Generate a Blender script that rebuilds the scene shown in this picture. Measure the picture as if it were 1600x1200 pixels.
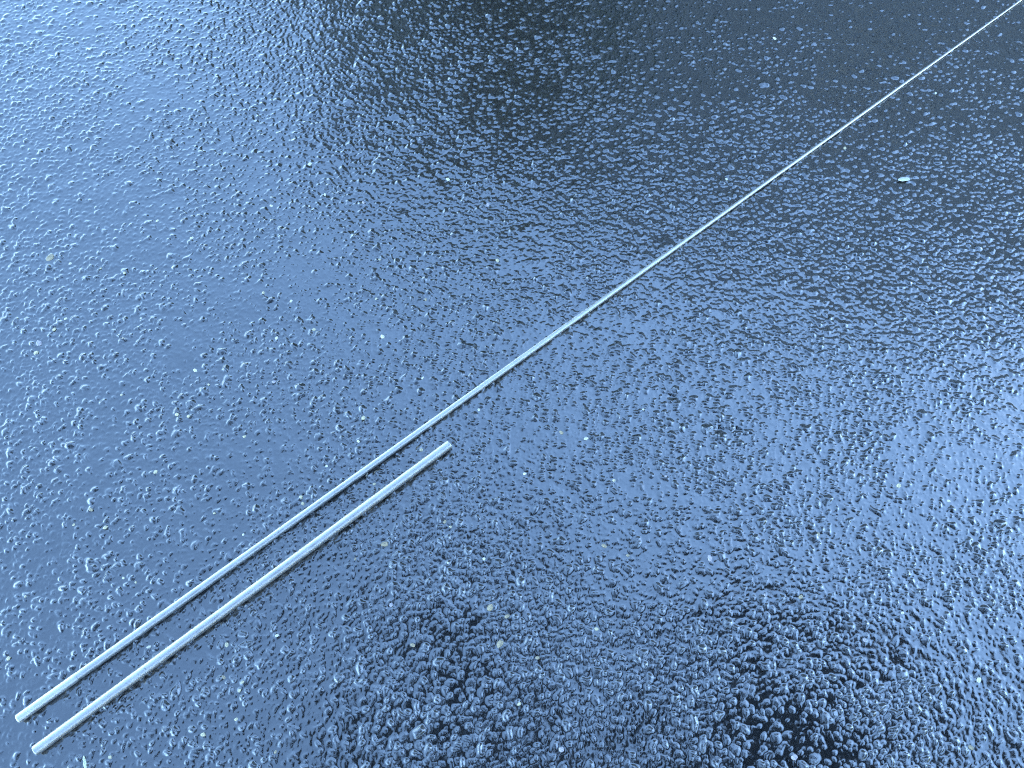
import bpy, math, random
import numpy as np
from mathutils import Vector, Matrix

for o in list(bpy.data.objects):
    bpy.data.objects.remove(o)
scene = bpy.context.scene
C = scene.collection
R = math.radians
random.seed(7)
rng = np.random.default_rng(11)

# ------------------------------------------------------------------ camera
CAM_H, PITCH, FPX = 1.5, 64.0, 1200.0          # eye height, degrees below the horizon, focal length for a 1600 px frame
cam_d = bpy.data.cameras.new('camera')
cam_d.sensor_width = 36.0
cam_d.lens = 36.0 * FPX / 1600.0
cam_d.clip_start = 0.01
cam_d.clip_end = 2000
cam = bpy.data.objects.new('camera', cam_d)
cam.location = (0, 0, CAM_H)
cam.rotation_euler = (R(90 - PITCH), 0, 0)
C.objects.link(cam)
scene.camera = cam

# ------------------------------------------------------------------ sky and sun
SUN_AZ, SUN_EL = 52.0, 33.0                    # azimuth clockwise from +Y
world = bpy.data.worlds.new('World')
scene.world = world
world.use_nodes = True
wn = world.node_tree
bg = wn.nodes['Background']
sky = wn.nodes.new('ShaderNodeTexSky')
sky.sky_type = 'NISHITA'
sky.sun_disc = False
sky.sun_elevation = R(SUN_EL)
sky.sun_rotation = R(SUN_AZ)
sky.altitude = 200
sky.air_density = 0.85
sky.dust_density = 0.05
sky.ozone_density = 1.8
tint = wn.nodes.new('ShaderNodeMix')                       # the phone's cool white balance, over the whole sky alike
tint.data_type = 'RGBA'; tint.blend_type = 'MULTIPLY'
tint.inputs['Factor'].default_value = 1.0
tint.inputs['B'].default_value = (0.92, 1.0, 0.97, 1)
wn.links.new(sky.outputs[0], tint.inputs['A'])
wn.links.new(tint.outputs['Result'], bg.inputs[0])
bg.inputs[1].default_value = 0.15

sun_d = bpy.data.lights.new('sun', 'SUN')
sun_d.energy = 2.6
sun_d.angle = R(0.53)
sun_d.color = (1.0, 0.94, 0.86)
sun = bpy.data.objects.new('sun', sun_d)
sdir = Vector((math.sin(R(SUN_AZ)) * math.cos(R(SUN_EL)), math.cos(R(SUN_AZ)) * math.cos(R(SUN_EL)), math.sin(R(SUN_EL))))
sun.rotation_euler = sdir.to_track_quat('Z', 'Y').to_euler()
sun.location = sdir * 30
C.objects.link(sun)

vs = scene.view_settings
vs.view_transform = 'Standard'
vs.look = 'None'
vs.exposure = 3.55
vs.gamma = 1.0
vs.use_curve_mapping = False
scene.cycles.use_denoising = False
scene.cycles.filter_width = 1.1
scene.cycles.max_bounces = 6

# ------------------------------------------------------------------ materials
def mat(name):
    m = bpy.data.materials.new(name)
    m.use_nodes = True
    nt = m.node_tree
    return m, nt, nt.nodes['Principled BSDF']

def node(nt, kind, **kw):
    n = nt.nodes.new(kind)
    for k, v in kw.items():
        setattr(n, k, v)
    return n

def noise_tex(nt, co, scale, detail=3.0, rough=0.55, dim='3D'):
    n = node(nt, 'ShaderNodeTexNoise')
    n.inputs['Scale'].default_value = scale
    n.inputs['Detail'].default_value = detail
    n.inputs['Roughness'].default_value = rough
    nt.links.new(co, n.inputs['Vector'])
    return n.outputs[0]

def ramp(nt, src, stops):
    r = node(nt, 'ShaderNodeValToRGB')
    els = r.color_ramp.elements
    while len(els) < len(stops):
        els.new(0.5)
    for e, (p, c) in zip(els, stops):
        e.position = p
        e.color = (c, c, c, 1) if isinstance(c, float) else (*c, 1)
    nt.links.new(src, r.inputs[0])
    return r.outputs[0]

def sealer_material():
    m, nt, p = mat('fresh_sealer')
    co = node(nt, 'ShaderNodeNewGeometry').outputs['Position']
    a = noise_tex(nt, co, 35, 4)
    col = ramp(nt, a, [(0.3, (0.008, 0.009, 0.010)), (0.7, (0.016, 0.016, 0.016))])
    nt.links.new(col, p.inputs['Base Color'])
    b = noise_tex(nt, co, 160, 3)
    rg = ramp(nt, b, [(0.35, 0.05), (0.75, 0.13)])
    nt.links.new(rg, p.inputs['Roughness'])
    p.inputs['IOR'].default_value = 1.7
    p.inputs['Specular IOR Level'].default_value = 0.95
    f = noise_tex(nt, co, 420, 3, 0.6)
    bp = node(nt, 'ShaderNodeBump')
    bp.inputs['Distance'].default_value = 0.0011
    at = node(nt, 'ShaderNodeAttribute', attribute_name='stone_cover')
    mr = node(nt, 'ShaderNodeMapRange')
    mr.inputs['To Min'].default_value = 0.09
    mr.inputs['To Max'].default_value = 0.45
    nt.links.new(at.outputs['Fac'], mr.inputs['Value'])
    nt.links.new(mr.outputs[0], bp.inputs['Strength'])
    nt.links.new(f, bp.inputs['Height'])
    # past the modelled stones the same relief goes on as bump
    vo = node(nt, 'ShaderNodeTexVoronoi', feature='F1', voronoi_dimensions='2D')
    vo.inputs['Scale'].default_value = 85
    nt.links.new(co, vo.inputs['Vector'])
    ot = node(nt, 'ShaderNodeAttribute', attribute_name='outer')
    b2 = node(nt, 'ShaderNodeBump', invert=True)
    b2.inputs['Distance'].default_value = 0.006
    nt.links.new(ot.outputs['Fac'], b2.inputs['Strength'])
    nt.links.new(vo.outputs['Distance'], b2.inputs['Height'])
    nt.links.new(bp.outputs[0], b2.inputs['Normal'])
    nt.links.new(b2.outputs[0], p.inputs['Normal'])
    return m

def metal_material(name, base, rough, streak, metallic=1.0):
    m, nt, p = mat(name)
    tc = node(nt, 'ShaderNodeTexCoord').outputs['Object']
    mp = node(nt, 'ShaderNodeMapping')
    mp.inputs['Scale'].default_value = (1.0, 1.0, 0.03)      # drawn along the axis (local Z)
    nt.links.new(tc, mp.inputs['Vector'])
    s = noise_tex(nt, mp.outputs[0], 900, 2, 0.6)
    g = noise_tex(nt, tc, 45, 4, 0.6)
    d = noise_tex(nt, tc, 260, 2, 0.5)
    col = ramp(nt, g, [(0.3, tuple(0.90 * c for c in base)), (0.7, base)])
    spot = ramp(nt, d, [(0.74, 0.0), (0.79, 1.0)])            # small dark specks
    mx = node(nt, 'ShaderNodeMix', data_type='RGBA')
    nt.links.new(spot, mx.inputs['Factor'])
    nt.links.new(col, mx.inputs['A'])
    mx.inputs['B'].default_value = (0.16, 0.17, 0.19, 1)
    nt.links.new(mx.outputs['Result'], p.inputs['Base Color'])
    rr = ramp(nt, g, [(0.3, rough - 0.05), (0.7, rough + 0.08)])
    nt.links.new(rr, p.inputs['Roughness'])
    p.inputs['Metallic'].default_value = metallic
    bp = node(nt, 'ShaderNodeBump')
    bp.inputs['Strength'].default_value = streak
    bp.inputs['Distance'].default_value = 0.0002
    nt.links.new(s, bp.inputs['Height'])
    nt.links.new(bp.outputs[0], p.inputs['Normal'])
    return m

def stone_material(name, c1, c2, rough=0.55):
    m, nt, p = mat(name)
    tc = node(nt, 'ShaderNodeTexCoord').outputs['Object']
    n = noise_tex(nt, tc, 380, 4, 0.6)
    nt.links.new(ramp(nt, n, [(0.35, c1), (0.65, c2)]), p.inputs['Base Color'])
    p.inputs['Roughness'].default_value = rough
    return m

def plain(name, c1, c2, scale, rough):
    m, nt, p = mat(name)
    tc = node(nt, 'ShaderNodeTexCoord').outputs['Object']
    nt.links.new(ramp(nt, noise_tex(nt, tc, scale, 4), [(0.3, c1), (0.7, c2)]), p.inputs['Base Color'])
    p.inputs['Roughness'].default_value = rough
    return m

M_SEAL = sealer_material()
M_ALU = metal_material('drawn_aluminium', (0.50, 0.475, 0.45), 0.45, 0.02)
M_ALU2 = metal_material('drawn_aluminium_shaft', (0.50, 0.475, 0.45), 0.45, 0.02)
M_BUTT = metal_material('pale_aluminium', (0.58, 0.55, 0.52), 0.50, 0.03)  # paler and slightly rougher than the shaft
M_BORE = metal_material('bore_aluminium', (0.20, 0.20, 0.21), 0.5, 0.3)
M_MARK = plain('scuff_mark', (0.05, 0.055, 0.06), (0.12, 0.12, 0.13), 900, 0.7)
STONES = [stone_material('cream_stone', (0.34, 0.29, 0.17), (0.58, 0.50, 0.32)),
          stone_material('quartz_stone', (0.40, 0.36, 0.28), (0.68, 0.63, 0.50), 0.4),
          stone_material('tan_stone', (0.22, 0.175, 0.10), (0.36, 0.29, 0.19)),
          stone_material('pink_grey_stone', (0.26, 0.22, 0.23), (0.40, 0.36, 0.37))]
M_FLAKE = plain('pale_flake', (0.40, 0.40, 0.36), (0.60, 0.58, 0.52), 300, 0.6)
M_STRAW = plain('dry_straw', (0.42, 0.42, 0.32), (0.6, 0.6, 0.48), 400, 0.6)
M_BARK = plain('bark', (0.05, 0.04, 0.03), (0.11, 0.09, 0.07), 9, 0.9)
M_LEAF = plain('leaf', (0.050, 0.070, 0.035), (0.110, 0.120, 0.075), 1.6, 0.6)

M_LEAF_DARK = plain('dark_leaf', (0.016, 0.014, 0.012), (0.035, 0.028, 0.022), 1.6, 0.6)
nt = M_LEAF.node_tree
tr = node(nt, 'ShaderNodeBsdfTranslucent'); tr.inputs[0].default_value = (0.09, 0.10, 0.055, 1)
ad = node(nt, 'ShaderNodeAddShader')
nt.links.new(nt.nodes['Principled BSDF'].outputs[0], ad.inputs[0]); nt.links.new(tr.outputs[0], ad.inputs[1])
nt.links.new(ad.outputs[0], nt.nodes['Material Output'].inputs['Surface'])

# ------------------------------------------------------------------ helpers
def mesh_obj(name, verts, faces, material, parent=None, smooth=False):
    me = bpy.data.meshes.new(name)
    me.from_pydata([tuple(v) for v in verts], [], faces)
    me.materials.append(material)
    if smooth:
        me.shade_smooth()
    me.update()
    o = bpy.data.objects.new(name, me)
    C.objects.link(o)
    if parent:
        o.parent = parent
    return o

def tag(o, label=None, cat=None, group=None, kind=None):
    if label: o['label'] = label
    if cat: o['category'] = cat
    if group: o['group'] = group
    if kind: o['kind'] = kind
    return o

def empty(name, loc, label, cat, group=None):
    o = bpy.data.objects.new(name, None)
    o.location = loc
    C.objects.link(o)
    return tag(o, label, cat, group)

SP, CP = math.sin(R(PITCH)), math.cos(R(PITCH))
def on_ground(px, py, z=0.0):
    """where a spot of the photograph lies on the driveway"""
    x, u = px - 800.0, 600.0 - py
    d = Vector((x, FPX * CP + u * SP, -FPX * SP + u * CP))
    t = (z - CAM_H) / d.z
    return Vector((0, 0, CAM_H)) + d * t

# ------------------------------------------------------------------ relief of the sealed asphalt
def _hash(i, j, s):
    h = (i.astype(np.int64) * 374761393 + j.astype(np.int64) * 668265263 + s * 2147483647) & 0xFFFFFFFF
    h = ((h ^ (h >> 13)) * 1274126177) & 0xFFFFFFFF
    h = ((h ^ (h >> 16)) * 2246822519) & 0xFFFFFFFF
    return ((h ^ (h >> 15)) & 0xFFFFFF).astype(np.float32) / np.float32(0xFFFFFF)

def vnoise(x, y, s):
    i, j = np.floor(x), np.floor(y)
    fx, fy = (x - i).astype(np.float32), (y - j).astype(np.float32)
    fx = fx * fx * fx * (fx * (fx * 6 - 15) + 10); fy = fy * fy * fy * (fy * (fy * 6 - 15) + 10)
    i = i.astype(np.int64); j = j.astype(np.int64)
    a, b, c, d = _hash(i, j, s), _hash(i + 1, j, s), _hash(i, j + 1, s), _hash(i + 1, j + 1, s)
    return (a * (1 - fx) + b * fx) * (1 - fy) + (c * (1 - fx) + d * fx) * fy

def fbm(x, y, s, octv=3):
    t, a = 0, 0.5
    for k in range(octv):
        t = t + a * vnoise(x * 2 ** k, y * 2 ** k, s + 17 * k)
        a *= 0.5
    return t / (1 - 0.5 ** octv)

def domes(x, y, cell, rmin, rmax, hmin, hmax, prob, s, power=1.6):
    """rounded pieces of aggregate, one candidate in each cell"""
    out = np.zeros_like(x)
    ci, cj = np.floor(x / cell).astype(np.int64), np.floor(y / cell).astype(np.int64)
    for di in (-1, 0, 1):
        for dj in (-1, 0, 1):
            i, j = ci + di, cj + dj
            here = _hash(i, j, s) < prob
            cx = (i + 0.1 + 0.8 * _hash(i, j, s + 1)) * cell
            cy = (j + 0.1 + 0.8 * _hash(i, j, s + 2)) * cell
            q = _hash(i, j, s + 3)
            r = rmin + (rmax - rmin) * q
            hh = (hmin + (hmax - hmin) * _hash(i, j, s + 4)) * (0.55 + 0.45 * r / rmax)
            th = _hash(i, j, s + 5) * np.float32(math.pi)
            el = 0.62 + 0.38 * _hash(i, j, s + 6)
            ct, st = np.cos(th), np.sin(th)
            dx, dy = x - cx, y - cy
            a = (dx * ct + dy * st) / r
            b = (-dx * st + dy * ct) / (r * el)
            # slightly angular outline and a tilted top
            d2 = np.abs(a) ** 2.5 + np.abs(b) ** 2.5
            tilt = 1 + 0.35 * (_hash(i, j, s + 7) - 0.5) * a + 0.35 * (_hash(i, j, s + 8) - 0.5) * b
            v = np.where(here & (d2 < 1), hh * tilt * np.power(np.clip(1 - d2, 0, 1), power), 0)
            out = np.maximum(out, v)
    return out.astype(np.float32)

DIMPLES = [(on_ground(px, py), r_, d_) for px, py, r_, d_ in ((1123, 671, 0.013, 0.0036), (1107, 663, 0.009, 0.0026), (1050, 620, 0.010, 0.0026), (1153, 672, 0.009, 0.0024), (605, 358, 0.011, 0.0028), (553, 360, 0.010, 0.0024), (612, 188, 0.014, 0.0030), (1262, 335, 0.012, 0.0026))]

def relief(x, y, full=False):
    x = x.astype(np.float64) + 50.0
    y = y.astype(np.float64) + 50.0
    wx = (fbm(x / 0.017, y / 0.017, 301, 2) - 0.5) * 0.010 + (vnoise(x / 0.0055, y / 0.0055, 321) - 0.5) * 0.0022
    wy = (fbm(x / 0.017, y / 0.017, 351, 2) - 0.5) * 0.010 + (vnoise(x / 0.0055, y / 0.0055, 371) - 0.5) * 0.0022
    xs, ys = x + wx, y + wy
    big = domes(xs, ys, 0.028, 0.0062, 0.0112, 0.0034, 0.0062, 0.38, 1000)
    mid = domes(xs, ys, 0.0132, 0.0034, 0.0076, 0.0021, 0.0050, 0.80, 2000)
    sml = domes(xs, ys, 0.0078, 0.0022, 0.0042, 0.0010, 0.0026, 0.85, 3000)
    stones = np.maximum(np.maximum(big, mid), sml) + 0.30 * np.minimum(big, mid) + 0.25 * np.minimum(np.maximum(mid, big), sml)
    patch = fbm(x / 0.13, y / 0.13, 401, 3)                       # where the sealer lies thick or thin
    thin = np.clip((patch - 0.30) / 0.30, 0.25, 1.0)
    stones = stones * (0.66 + 0.30 * thin)
    pool = 0.0008 * (1 - thin) + 0.0009 * (fbm(x / 0.030, y / 0.030, 451, 2) - 0.45)
    k = 0.00035
    dd = np.abs(stones - pool)
    h = np.maximum(stones, pool) + np.where(dd < k * 4, (k * 4 - dd) ** 2 / (k * 16), 0)  # sealer creeps up the stones
    cover = np.clip((stones - pool) / 0.0015, 0, 1)
    rub = (vnoise(x / 0.0042, y / 0.0042, 651) - 0.5) * 0.0005 * cover
    lay = 0.0036 * (fbm(x / 0.33, y / 0.33, 501, 2) - 0.5) + 0.0016 * (fbm(x / 0.07, y / 0.07, 551, 2) - 0.5)
    mid_u = 0.0007 * (fbm(x / 0.020, y / 0.020, 601, 2) - 0.5) + 0.0004 * (fbm(x / 0.009, y / 0.009, 621, 2) - 0.5)
    z = (h + lay + mid_u + rub).astype(np.float32)
    for q, rx, dp in DIMPLES:                                     # small hollows the sealer did not fill
        d2 = ((x - 50 - q.x) / rx) ** 2 + ((y - 50 - q.y) / (rx * 0.6)) ** 2
        z -= (dp * np.exp(-d2)).astype(np.float32)
    return (z, cover.astype(np.float32)) if full else z

NU, NV = 1250, 1060
u = np.linspace(-1, 1, NU)
grow = np.cumprod(np.full(11, 1.75)) * 0.03
u_all = np.concatenate([-(1 + grow[::-1] * 1.0) , u, 1 + grow])
v0, v1 = -0.30, 2.40
t = np.linspace(0, 1, NV)
v = v0 + (v1 - v0) * (0.68 * t + 0.32 * t * t)
v_all = np.concatenate([v0 - grow[::-1] * 6, v, v1 + grow * 6])
grow_far = 1.0
half = np.clip(1.14 + 0.265 * (v_all - v0), 1.14, 2.0)
X = u_all[None, :] * half[:, None]
far = np.abs(u_all) > 1
X[:, far] = np.sign(u_all[far])[None, :] * (half[:, None] + (np.abs(u_all[far]) - 1)[None, :] * 7.0)
Y = np.repeat(v_all[:, None], len(u_all), axis=1)
Z, COVER = relief(X.ravel(), Y.ravel(), True)
Z = Z.reshape(X.shape)
edge = np.minimum(np.clip((1.0 - np.abs(u_all)) / 0.02, 0, 1)[None, :],
                  np.clip(np.minimum(v_all - v0, v1 - v_all) / 0.03, 0, 1)[:, None])
Z = Z * edge + 0.0018 * (1 - edge)
nr, nc = X.shape
co = np.empty((nr * nc, 3), np.float32)
co[:, 0] = X.ravel(); co[:, 1] = Y.ravel(); co[:, 2] = Z.ravel()
idx = np.arange(nr * nc, dtype=np.int32).reshape(nr, nc)
quads = np.stack([idx[:-1, :-1], idx[:-1, 1:], idx[1:, 1:], idx[1:, :-1]], axis=-1).reshape(-1, 4)
me = bpy.data.meshes.new('ground')
me.vertices.add(len(co)); me.vertices.foreach_set('co', co.ravel())
me.loops.add(quads.size); me.loops.foreach_set('vertex_index', quads.ravel())
me.polygons.add(len(quads))
me.polygons.foreach_set('loop_start', np.arange(0, quads.size, 4, dtype=np.int32))
me.polygons.foreach_set('use_smooth', np.ones(len(quads), bool))
me.update(calc_edges=True)
at = me.attributes.new('stone_cover', 'FLOAT', 'POINT')
at.data.foreach_set('value', COVER)
at = me.attributes.new('outer', 'FLOAT', 'POINT')
at.data.foreach_set('value', (1 - edge).astype(np.float32).ravel())
me.materials.append(M_SEAL)
ground = bpy.data.objects.new('ground', me)
C.objects.link(ground)
tag(ground, 'glossy black freshly sealed asphalt driveway with pebbled texture', kind='structure')

def h_at(pts):
    a = np.array([[p[0], p[1]] for p in pts])
    return relief(a[:, 0], a[:, 1])

# ------------------------------------------------------------------ trees that the wet-looking sealer mirrors
def tube_path(verts, faces, pts, rads, seg=8):
    base = len(verts)
    for k, (p, r) in enumerate(zip(pts, rads)):
        d = (pts[min(k + 1, len(pts) - 1)] - pts[max(k - 1, 0)]).normalized()
        a = d.orthogonal().normalized(); b = d.cross(a)
        for s in range(seg):
            th = 2 * math.pi * s / seg
            verts.append(p + (a * math.cos(th) + b * math.sin(th)) * r)
    for k in range(len(pts) - 1):
        for s in range(seg):
            s2 = (s + 1) % seg
            faces.append((base + k * seg + s, base + k * seg + s2, base + (k + 1) * seg + s2, base + (k + 1) * seg + s))

def limb(verts, faces, a, b, r0, r1, bend=0.3, n=7):
    a, b = Vector(a), Vector(b)
    off = Vector((random.uniform(-1, 1), random.uniform(-1, 1), random.uniform(0, 1))) * bend
    pts = [a.lerp(b, k / n) + off * math.sin(math.pi * k / n) for k in range(n + 1)]
    tube_path(verts, faces, pts, [r0 + (r1 - r0) * k / n for k in range(n + 1)])

def leaves(clumps, per, size):
    """clumps: (centre, radii). Each leaf is a small folded blade of two quads."""
    V, F = [], []
    for c, rad in clumps:
        n = int(per * rad[0] * rad[1] * rad[2] / 0.5)
        g = rng.normal(size=(n, 3)); g /= np.linalg.norm(g, axis=1)[:, None]
        p = np.array(c) + g * np.array(rad) * (rng.random(n) ** 0.45)[:, None]
        ax = rng.normal(size=(n, 3)); ax[:, 2] -= 0.3; ax /= np.linalg.norm(ax, axis=1)[:, None]
        sd = np.cross(ax, rng.normal(size=(n, 3))); sd /= np.linalg.norm(sd, axis=1)[:, None]
        up = np.cross(ax, sd)
        L = size * (0.7 + 0.6 * rng.random(n))[:, None]
        b = sum(len(q) for q in V)
        pts = np.stack([p, p + ax * L * 0.5 + sd * L * 0.32 + up * L * 0.08, p + ax * L, p + ax * L * 0.5 - sd * L * 0.32 + up * L * 0.08], axis=1)
        V.append(pts.reshape(-1, 3))
        k = np.arange(n)[:, None] * 4 + b
        F.append(np.concatenate([k + np.array([[0, 1, 2]]), k + np.array([[0, 2, 3]])]))
    return np.concatenate(V), np.concatenate(F)

def tree(base, height, spread, label, clump_list=None, per=800, size=0.24, z0=0.28, leaf=None):
    root = empty('tree', base, label, 'tree', 'trees around the driveway')
    if clump_list is None:
        clump_list = []
        for k in range(64):
            q = z0 + (1 - z0) * random.random() ** 0.8
            w = spread * math.sin(math.pi * min(1, (q - z0 + 0.10) / (1.16 - z0))) ** 0.7
            th = random.uniform(0, 2 * math.pi); rr = w * math.sqrt(random.random())
            s = random.uniform(0.65, 1.1) * spread * 0.36
            clump_list.append(((rr * math.cos(th), rr * math.sin(th), q * height - s * 0.7), (s, s, s * 0.75)))
    tv, tf = [], []
    top = Vector((0, 0, height * 0.8))
    limb(tv, tf, (0, 0, -0.2), top, 0.05 * spread + 0.12, 0.05, 0.15, 10)
    for c, rad in clump_list:
        st = max(0.22 * height, min(c[2] - 0.5, height * 0.6)) * 0.8
        limb(tv, tf, (0, 0, st), c, 0.07, 0.02, 0.25)
    mesh_obj('trunk', tv, tf, M_BARK, root, True)
    V, F = leaves(clump_list, per, size)
    me = bpy.data.meshes.new('crown')
    me.vertices.add(len(V)); me.vertices.foreach_set('co', V.astype(np.float32).ravel())
    me.loops.add(F.size); me.loops.foreach_set('vertex_index', F.astype(np.int32).ravel())
    me.polygons.add(len(F)); me.polygons.foreach_set('loop_start', np.arange(0, F.size, 3, dtype=np.int32))
    me.update(calc_edges=True)
    me.materials.append(leaf or M_LEAF)
    o = bpy.data.objects.new('crown', me); C.objects.link(o); o.parent = root
    return root

tree((-0.1, 4.9, 0), 4.6, 1.1, 'small dark tree beside the house, mirrored at the top middle of the sealer', None, 260, 0.16, 0.12)

# ------------------------------------------------------------------ the house whose shade lies over the driveway
def box(name, x0, x1, y0, y1, z0, z1, material, parent):
    v = [(x, y, z) for z in (z0, z1) for x, y in ((x0, y0), (x1, y0), (x1, y1), (x0, y1))]
    f = [(0, 3, 2, 1), (4, 5, 6, 7), (0, 1, 5, 4), (1, 2, 6, 5), (2, 3, 7, 6), (3, 0, 4, 7)]
    return mesh_obj(name, v, f, material, parent)

M_SIDING = plain('grey_siding', (0.17, 0.19, 0.22), (0.21, 0.23, 0.26), 1.5, 0.7)
M_TRIM = plain('white_trim', (0.70, 0.70, 0.68), (0.78, 0.78, 0.76), 3, 0.5)
M_SHINGLE = plain('dark_shingle', (0.06, 0.055, 0.05), (0.12, 0.11, 0.10), 6, 0.85)
M_GLASS = plain('window_glass', (0.02, 0.025, 0.03), (0.03, 0.035, 0.04), 2, 0.08)
HX, HY, HW, EAVE, PEAK, DEEP = 6.0, 6.0, 7.9, 4.6, 8.2, 10.0     # gable centre, front, half width, heights, depth
house = empty('house', (HX, HY, 0), 'grey sided gabled house mirrored at the upper right of the sealer', 'house')
hv = [(-HW, 0, 0), (HW, 0, 0), (HW, 0, EAVE), (0, 0, PEAK), (-HW, 0, EAVE)]
hv += [(x, DEEP, z) for x, y, z in hv]
hf = [(0, 1, 2, 3, 4), (9, 8, 7, 6, 5), (0, 4, 9, 5), (1, 6, 7, 2), (0, 5, 6, 1), (2, 7, 8, 3), (3, 8, 9, 4)]
mesh_obj('wall', hv, hf, M_SIDING, house)
bv, bf = [], []
z = 0.25
while z < PEAK - 0.2:                                              # lap siding, each course a shallow wedge
    hw = HW if z < EAVE else HW * (PEAK - z - 0.18) / (PEAK - EAVE)
    hw = min(hw, HW) - 0.02
    n0 = len(bv)
    bv += [(-hw, -0.004, z), (hw, -0.004, z), (hw, -0.028, z), (-hw, -0.028, z), (-hw, -0.004, z + 0.18), (hw, -0.004, z + 0.18)]
    bf += [(n0, n0 + 1, n0 + 2, n0 + 3), (n0 + 3, n0 + 2, n0 + 5, n0 + 4), (n0, n0 + 3, n0 + 4), (n0 + 1, n0 + 5, n0 + 2)]
    z += 0.185
mesh_obj('siding', bv, bf, M_SIDING, house)['kind'] = 'stuff'
for sgn in (-1, 1):
    t0, t1, ov = 0.02, 0.20, 0.30
    sl = (PEAK - EAVE) / HW
    v = []
    for y in (-0.35, DEEP + 0.35):
        for xx, off in ((0, t0), (HW + ov, t0), (HW + ov, t1), (0, t1)):
            v.append((sgn * xx, y, PEAK - xx * sl + off))
    f = [(0, 1, 2, 3), (7, 6, 5, 4), (0, 4, 5, 1), (1, 5, 6, 2), (2, 6, 7, 3), (3, 7, 4, 0)]
    mesh_obj('roof', v, f, M_SHINGLE, house)
for wx, wz in ((-4.6, 1.0), (0.4, 1.0), (4.6, 1.0), (-2.4, 3.6), (2.6, 3.6)):
    w = box('window', wx - 0.55, wx + 0.55, -0.07, -0.03, wz, wz + 1.3, M_TRIM, house)
    box('pane', wx - 0.47, wx + 0.47, -0.075, -0.071, wz + 0.08, wz + 0.62, M_GLASS, w)
    box('pane', wx - 0.47, wx + 0.47, -0.075, -0.071, wz + 0.68, wz + 1.22, M_GLASS, w)

bx, by = 1.0, -5.0  # added boughs in place of the photographer, shaped for two dark reflections
over = [((-0.50 - bx, 1.05 - by, 5.2), (0.66, 0.78, 0.55)), ((-0.50 - bx, 0.10 - by, 5.3), (0.95, 0.80, 0.6)), ((-0.4 - bx, -0.7 - by, 5.4), (1.0, 0.7, 0.6)),
        ((2.35 - bx, 0.25 - by, 5.2), (1.30, 1.00, 0.65)), ((2.3 - bx, -1.0 - by, 5.4), (1.5, 0.9, 0.7)),
        ((1.0 - bx, -2.6 - by, 5.6), (1.6, 1.0, 0.8)), ((0.4 - bx, -4.6 - by, 7.0), (2.0, 2.0, 1.2)), ((2.3 - bx, -5.2 - by, 6.6), (1.8, 1.8, 1.2))]
tree((bx, by, 0), 7.5, 2.4, 'added unseen tree, its boughs standing in for people mirrored as two dark patches at the bottom', over, per=1900, size=0.18, leaf=M_LEAF_DARK)

# added clipped foliage, unseen: keeps bright low sky off the metal's undersides
added_hedge = empty('added_hedge', (3.2, -4.0, 0), 'tall row of foliage added behind the camera, unseen, closing off the low sky', 'added_hedge')
added_hedge.rotation_euler = (0, 0, math.atan2(0.63, 0.78))
cl, tv, tf = [], [], []
for k in range(26):
    x = -6.2 + k * 0.5
    for zz in (0.5, 1.3, 2.0):
        cl.append(((x + random.uniform(-0.15, 0.15), random.uniform(-0.12, 0.12), zz + random.uniform(-0.1, 0.1)), (0.45, 0.48, 0.55)))
    limb(tv, tf, (x, 0, -0.1), (x + random.uniform(-0.2, 0.2), 0, 2.1), 0.05, 0.015, 0.1)
mesh_obj('stems', tv, tf, M_BARK, added_hedge, True)
V, F = leaves(cl, 1100, 0.15)
me = bpy.data.meshes.new('foliage')
me.vertices.add(len(V)); me.vertices.foreach_set('co', V.astype(np.float32).ravel())
me.loops.add(F.size); me.loops.foreach_set('vertex_index', F.astype(np.int32).ravel())
me.polygons.add(len(F)); me.polygons.foreach_set('loop_start', np.arange(0, F.size, 3, dtype=np.int32))
me.update(calc_edges=True)
me.materials.append(M_LEAF)
o = bpy.data.objects.new('foliage', me); C.objects.link(o); o.parent = added_hedge

# ------------------------------------------------------------------ metal tube and tapered rod
def lathe(name, profile, material, parent, seg=40, z_off=0.0):
    """profile: list of (radius, z) going round the wall once, closed"""
    verts, faces = [], []
    for r, z in profile:
        for s in range(seg):
            th = 2 * math.pi * s / seg
            verts.append((r * math.cos(th), r * math.sin(th), z))
    n = len(profile)
    for k in range(n):
        k2 = (k + 1) % n
        for s in range(seg):
            s2 = (s + 1) % seg
            faces.append((k * seg + s, k * seg + s2, k2 * seg + s2, k2 * seg + s))
    o = mesh_obj(name, verts, faces, material, parent, False)
    me = o.data
    me.shade_smooth()
    for e in me.edges:
        pass
    return o

def tube_profile(r0, r1, z0, z1, wall, n=8, lip=0.0009):
    out = [(r0 - lip * 0.9, z0), (r0 - lip * 0.3, z0 + lip * 0.25), (r0, z0 + lip), (r0, z0 + lip * 2.5)]
    for k in range(1, n):
        q = k / n
        out.append((r0 + (r1 - r0) * q, z0 + (z1 - z0) * q))
    out += [(r1, z1 - lip * 2.5), (r1, z1 - lip), (r1 - lip * 0.3, z1 - lip * 0.25), (r1 - lip * 0.9, z1)]
    out += [(r1 - wall, z1), (r1 - wall, z1 - 0.004), (r0 - wall, z0 + 0.004), (r0 - wall, z0)]
    return out

def aim(o, a, b):
    o.rotation_euler = (b - a).to_track_quat('Z', 'X').to_euler()
    o.location = a

def seat_height(a, b, ra, rb):
    pts = [a.lerp(b, k / 400) for k in range(401)]
    h = h_at(pts)
    return float(np.percentile(h, 86))

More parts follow.
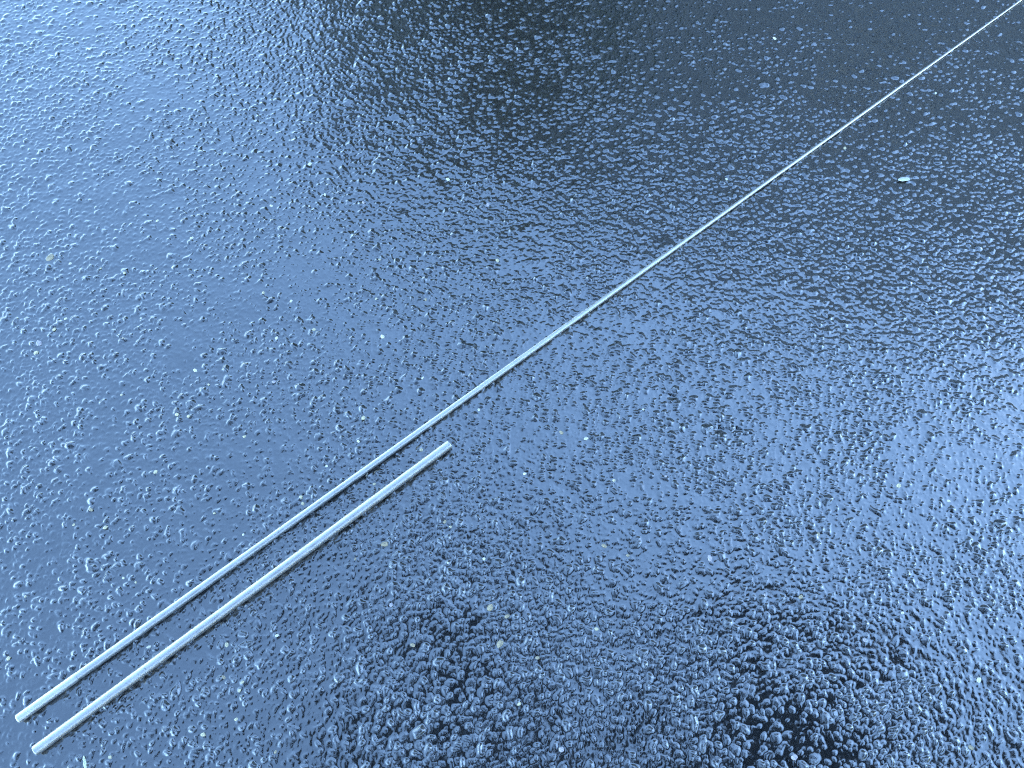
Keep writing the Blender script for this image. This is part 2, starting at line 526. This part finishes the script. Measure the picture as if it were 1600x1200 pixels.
# short straight tube
r_s = 0.0094
zs = 0.0035 + r_s
a, b = on_ground(55, 1173, zs), on_ground(703, 694, zs)
g = seat_height(a, b, r_s, r_s)
a, b = on_ground(55, 1173, g + r_s), on_ground(703, 694, g + r_s)
L_s = (b - a).length
tube = empty('metal_tube', a, 'short straight silver aluminium tube lying beside the butt of the long rod', 'tube')
aim(tube, a, b)
wall = lathe('tube_wall', tube_profile(r_s, r_s, 0, L_s, 0.0016, 30), M_ALU, tube)

def scuff(parent, z, ang, w, l, r):
    verts, faces = [], []
    n = 6
    for k in range(n + 1):
        q = k / n
        th = ang + (q - 0.5) * l / r
        wd = w * math.sin(math.pi * min(max(q, 0.08), 0.92)) * random.uniform(0.6, 1.2)
        for s in (-1, 1):
            verts.append(((r + 0.00008) * math.cos(th), (r + 0.00008) * math.sin(th), z + s * wd / 2 + (q - 0.5) * l * 0.25))
    for k in range(n):
        faces.append((2 * k, 2 * k + 1, 2 * k + 3, 2 * k + 2))
    return mesh_obj('scuff_mark', verts, faces, M_MARK, parent)

def top_angle(o):
    m = o.rotation_euler.to_matrix().inverted()
    upv = m @ Vector((0, -0.1, 1))
    return math.atan2(upv.y, upv.x)
ta = top_angle(tube)
for px, dth, w, l in ((229, 0.15, 0.0016, 0.0062), (246, -0.2, 0.0010, 0.0015), (252, 0.1, 0.0012, 0.0014), (272, 0.3, 0.0016, 0.0012), (280, 0.1, 0.0012, 0.0012)):
    scuff(tube, L_s * 0 + (on_ground(px, 1173 - (px - 55) * 479 / 648.0, zs) - a).length, ta + dth, w, l, r_s)

# long tapered rod, running out of the frame at the upper right
R0, R1 = 0.0083, 0.0027
a = on_ground(28, 1123.5, R0); bvis = on_ground(1597, -1, R1)
ga = seat_height(a, bvis, R0, R1)
a = on_ground(28, 1123.5, ga + R0); bvis = on_ground(1597, -1, ga + R1)
Lv = (bvis - a).length
rod = empty('tapered_rod', a, 'long slender tapered silver rod running diagonally to the upper right corner', 'rod')
aim(rod, a, bvis)
L_r = Lv * 1.16
slope = (R0 - R1) / Lv
BUTT = (on_ground(122, 1056, R0) - a).length
prof = [(R0 - 0.0016 - slope * BUTT, BUTT * 0.2), (R0 - 0.0002 - slope * BUTT, BUTT * 0.2)]
for k in range(0, 41):
    q = k / 40
    z = BUTT * 0.25 + (L_r - BUTT * 0.25) * q
    prof.append((R0 - slope * z, z))
tip_r = R0 - slope * L_r
prof += [(tip_r * 0.75, L_r + 0.0012), (0.0004, L_r + 0.0018), (0.0003, L_r - 0.002), (tip_r * 0.5, L_r - 0.01)]
lathe('shaft', prof, M_ALU2, rod)
butt = lathe('butt_end', tube_profile(R0 + 0.00018, R0 - slope * BUTT + 0.00018, 0, BUTT, 0.0017, 8, 0.0016), M_BUTT, rod)
tag(butt, 'paler lower end of the rod')
ta2 = top_angle(rod)
for px, dth, w, l in ((441, 0.35, 0.0012, 0.0012), (707, 0.5, 0.0014, 0.0014), (745, -0.1, 0.0010, 0.0012), (352, 0.2, 0.0012, 0.0014)):
    zz = (on_ground(px, 1123.5 - (px - 28) * 1124.5 / 1569.0, R0) - a).length
    scuff(rod, zz, ta2 + dth, w, l, R0 - slope * zz)

# ------------------------------------------------------------------ bare stone chips showing through the sealer (pieces of the ground)
chip_px = [(300, 372, 9, 1), (195, 427, 8, 0), (424, 322, 7, 1), (484, 257, 9, 1), (598, 526, 9, 1), (305, 579, 8, 1), (326, 601, 6, 0),
 (190, 617, 7, 0), (277, 648, 7, 0), (295, 651, 6, 0), (382, 682, 7, 0), (243, 738, 9, 0), (166, 825, 9, 0), (116, 820, 6, 0), (335, 802, 7, 0),
 (143, 797, 12, 2), (470, 777, 9, 0), (473, 787, 9, 0), (428, 597, 9, 3), (380, 835, 6, 1), (354, 1007, 8, 0), (379, 1066, 9, 0), (349, 1058, 8, 2),
 (172, 1183, 8, 0), (317, 1148, 10, 0), (433, 993, 9, 1), (374, 1079, 9, 0), (369, 1124, 8, 0), (430, 1175, 9, 2), (233, 1011, 8, 1), (748, 640, 7, 1),
 (568, 653, 8, 0), (658, 703, 7, 0), (585, 756, 8, 0), (877, 676, 10, 2), (704, 823, 7, 0), (601, 850, 11, 2), (756, 874, 9, 1), (695, 815, 6, 2),
 (781, 1006, 14, 2), (792, 963, 11, 2), (766, 950, 12, 2), (932, 983, 9, 0), (645, 1008, 9, 2), (611, 945, 12, 3), (811, 1100, 9, 0), (877, 1171, 11, 3),
 (840, 1028, 10, 2), (1530, 1062, 10, 1), (1478, 1035, 10, 3), (1251, 933, 10, 2), (1410, 958, 8, 1), (1241, 1183, 12, 3), (1517, 1168, 10, 2),
 (1404, 759, 11, 0), (1482, 783, 8, 1), (916, 685, 9, 1), (959, 751, 7, 0), (944, 853, 9, 2), (981, 868, 8, 2), (1109, 873, 13, 3), (1279, 835, 9, 2),
 (508, 305, 6, 1), (483, 323, 6, 1), (568, 318, 8, 3), (762, 320, 8, 3), (777, 407, 10, 0), (593, 406, 7, 0), (588, 467, 7, 0), (665, 468, 8, 2),
 (412, 458, 8, 0), (455, 471, 6, 1), (432, 528, 6, 1), (490, 515, 7, 0), (103, 498, 8, 1), (85, 515, 7, 0), (56, 551, 9, 0), (220, 497, 7, 1),
 (60, 536, 12, 3), (110, 412, 6, 1), (246, 345, 6, 1), (157, 419, 6, 0), (14, 1029, 8, 0), (41, 932, 6, 0), (134, 1038, 6, 1), (193, 903, 7, 1),
 (212, 910, 6, 0), (560, 690, 6, 1), (510, 728, 6, 1), (700, 880, 6, 1), (555, 873, 7, 2), (820, 740, 6, 1), (1210, 60, 7, 1), (1135, 280, 6, 1),
 (1462, 146, 8, 1), (1320, 232, 7, 0), (700, 280, 7, 1), (1005, 640, 6, 1), (1195, 930, 8, 3), (1350, 1000, 8, 3), (1040, 745, 7, 3), (660, 590, 6, 1)]
chip_meshes = []
def chip_mesh(seed):
    r_ = random.Random(seed)
    verts, faces = [], []
    rings, seg = 4, 7
    for k in range(rings):
        ph = (k / (rings - 1)) * math.pi * 0.5
        for s in range(seg):
            th = 2 * math.pi * (s + 0.5 * (k % 2)) / seg
            rad = math.cos(ph * 0.92) * r_.uniform(0.8, 1.15)
            verts.append((rad * math.cos(th), rad * math.sin(th) * 0.75, math.sin(ph) * 0.75 * r_.uniform(0.85, 1.1) - 0.1))
    for k in range(rings - 1):
        for s in range(seg):
            s2 = (s + 1) % seg
            faces.append((k * seg + s, k * seg + s2, (k + 1) * seg + s2, (k + 1) * seg + s))
    faces.append(tuple((rings - 1) * seg + s for s in range(seg)))
    faces.append(tuple(reversed(range(seg))))
    return verts, faces
for kind in range(4):
    for q in range(3):
        v_, f_ = chip_mesh(kind * 10 + q)
        m_ = bpy.data.meshes.new('stone_chip')
        m_.from_pydata(v_, [], f_); m_.materials.append(STONES[kind]); m_.update()
        chip_meshes.append(m_)
pts = [on_ground(c[0], c[1], 0.001) for c in chip_px]
hs = h_at(pts)
for k, (c, p, h) in enumerate(zip(chip_px, pts, hs)):
    o = bpy.data.objects.new('stone_chip', chip_meshes[c[3] * 3 + k % 3])
    depth = (p - Vector((0, 0, CAM_H))).dot(Vector((0, CP, -SP)))
    r_ = c[2] * depth / FPX * 0.5 * random.uniform(0.65, 1.1)
    o.location = (p.x, p.y, float(h) + 0.0002)
    o.scale = (r_, r_, r_ * 0.7)
    o.rotation_euler = (random.uniform(-0.3, 0.3), random.uniform(-0.3, 0.3), random.uniform(0, 6.28))
    C.objects.link(o); o.parent = ground

# ------------------------------------------------------------------ loose bits on the surface
p = on_ground(1412, 281, 0.003); h = float(h_at([p])[0])
V, F = [], []
n = 9
for k in range(n):
    q = k / (n - 1)
    w = 0.0065 * math.sin(math.pi * min(max(q, 0.06), 0.95)) ** 0.7 * (1 + 0.15 * math.sin(9 * q))
    x = (q - 0.5) * 0.032
    zc = 0.0035 + 0.002 * math.sin(3 * q + 0.5)
    for s, dz in ((-1, 0.001), (0, 0.0), (1, 0.0022)):
        V.append((x, s * w, zc + dz))
    for s, dz in ((1, 0.0022), (0, 0.0), (-1, 0.001)):
        V.append((x, s * w * 0.94, zc + dz - 0.0006))
for k in range(n - 1):
    for s in range(6):
        s2 = (s + 1) % 6
        F.append((k * 6 + s, k * 6 + s2, (k + 1) * 6 + s2, (k + 1) * 6 + s))
F.append(tuple(range(6))); F.append(tuple((n - 1) * 6 + s for s in reversed(range(6))))
o = mesh_obj('bark_flake', V, F, M_FLAKE, None, True)
o.location = (p.x, p.y, h); o.rotation_euler = (0.15, 0, 0.12)
tag(o, 'small white curled flake lying on the dark sealer right of the rod', 'flake')

p = on_ground(77, 402, 0.003); h = float(h_at([p])[0])
v_, f_ = chip_mesh(99)
o = mesh_obj('pebble', [(x * 0.0115, y * 0.0115, z * 0.007) for x, y, z in v_], f_, STONES[2])
o.location = (p.x, p.y, h); o.rotation_euler = (0.1, -0.2, 0.7)
tag(o, 'tan pebble on the sealer near the left edge', 'pebble')

pp = [(131, 1181), (132, 1186), (133.5, 1189), (133, 1193), (136, 1200), (138, 1207), (139, 1214)]
pts = [on_ground(x, y, 0.003) for x, y in pp]; hs = h_at(pts)
o_v, o_f = [], []
tube_path(o_v, o_f, [Vector((q.x, q.y, float(hh) + 0.0022)) - Vector((pts[0].x, pts[0].y, 0)) for q, hh in zip(pts, hs)], [0.0010, 0.0022, 0.0020, 0.0026, 0.0017, 0.0012, 0.0006], 6)
o = mesh_obj('straw', o_v, o_f, M_STRAW, None, True)
o.location = (pts[0].x, pts[0].y, 0)
tag(o, 'pale crooked bit of dry straw at the bottom left edge', 'straw')
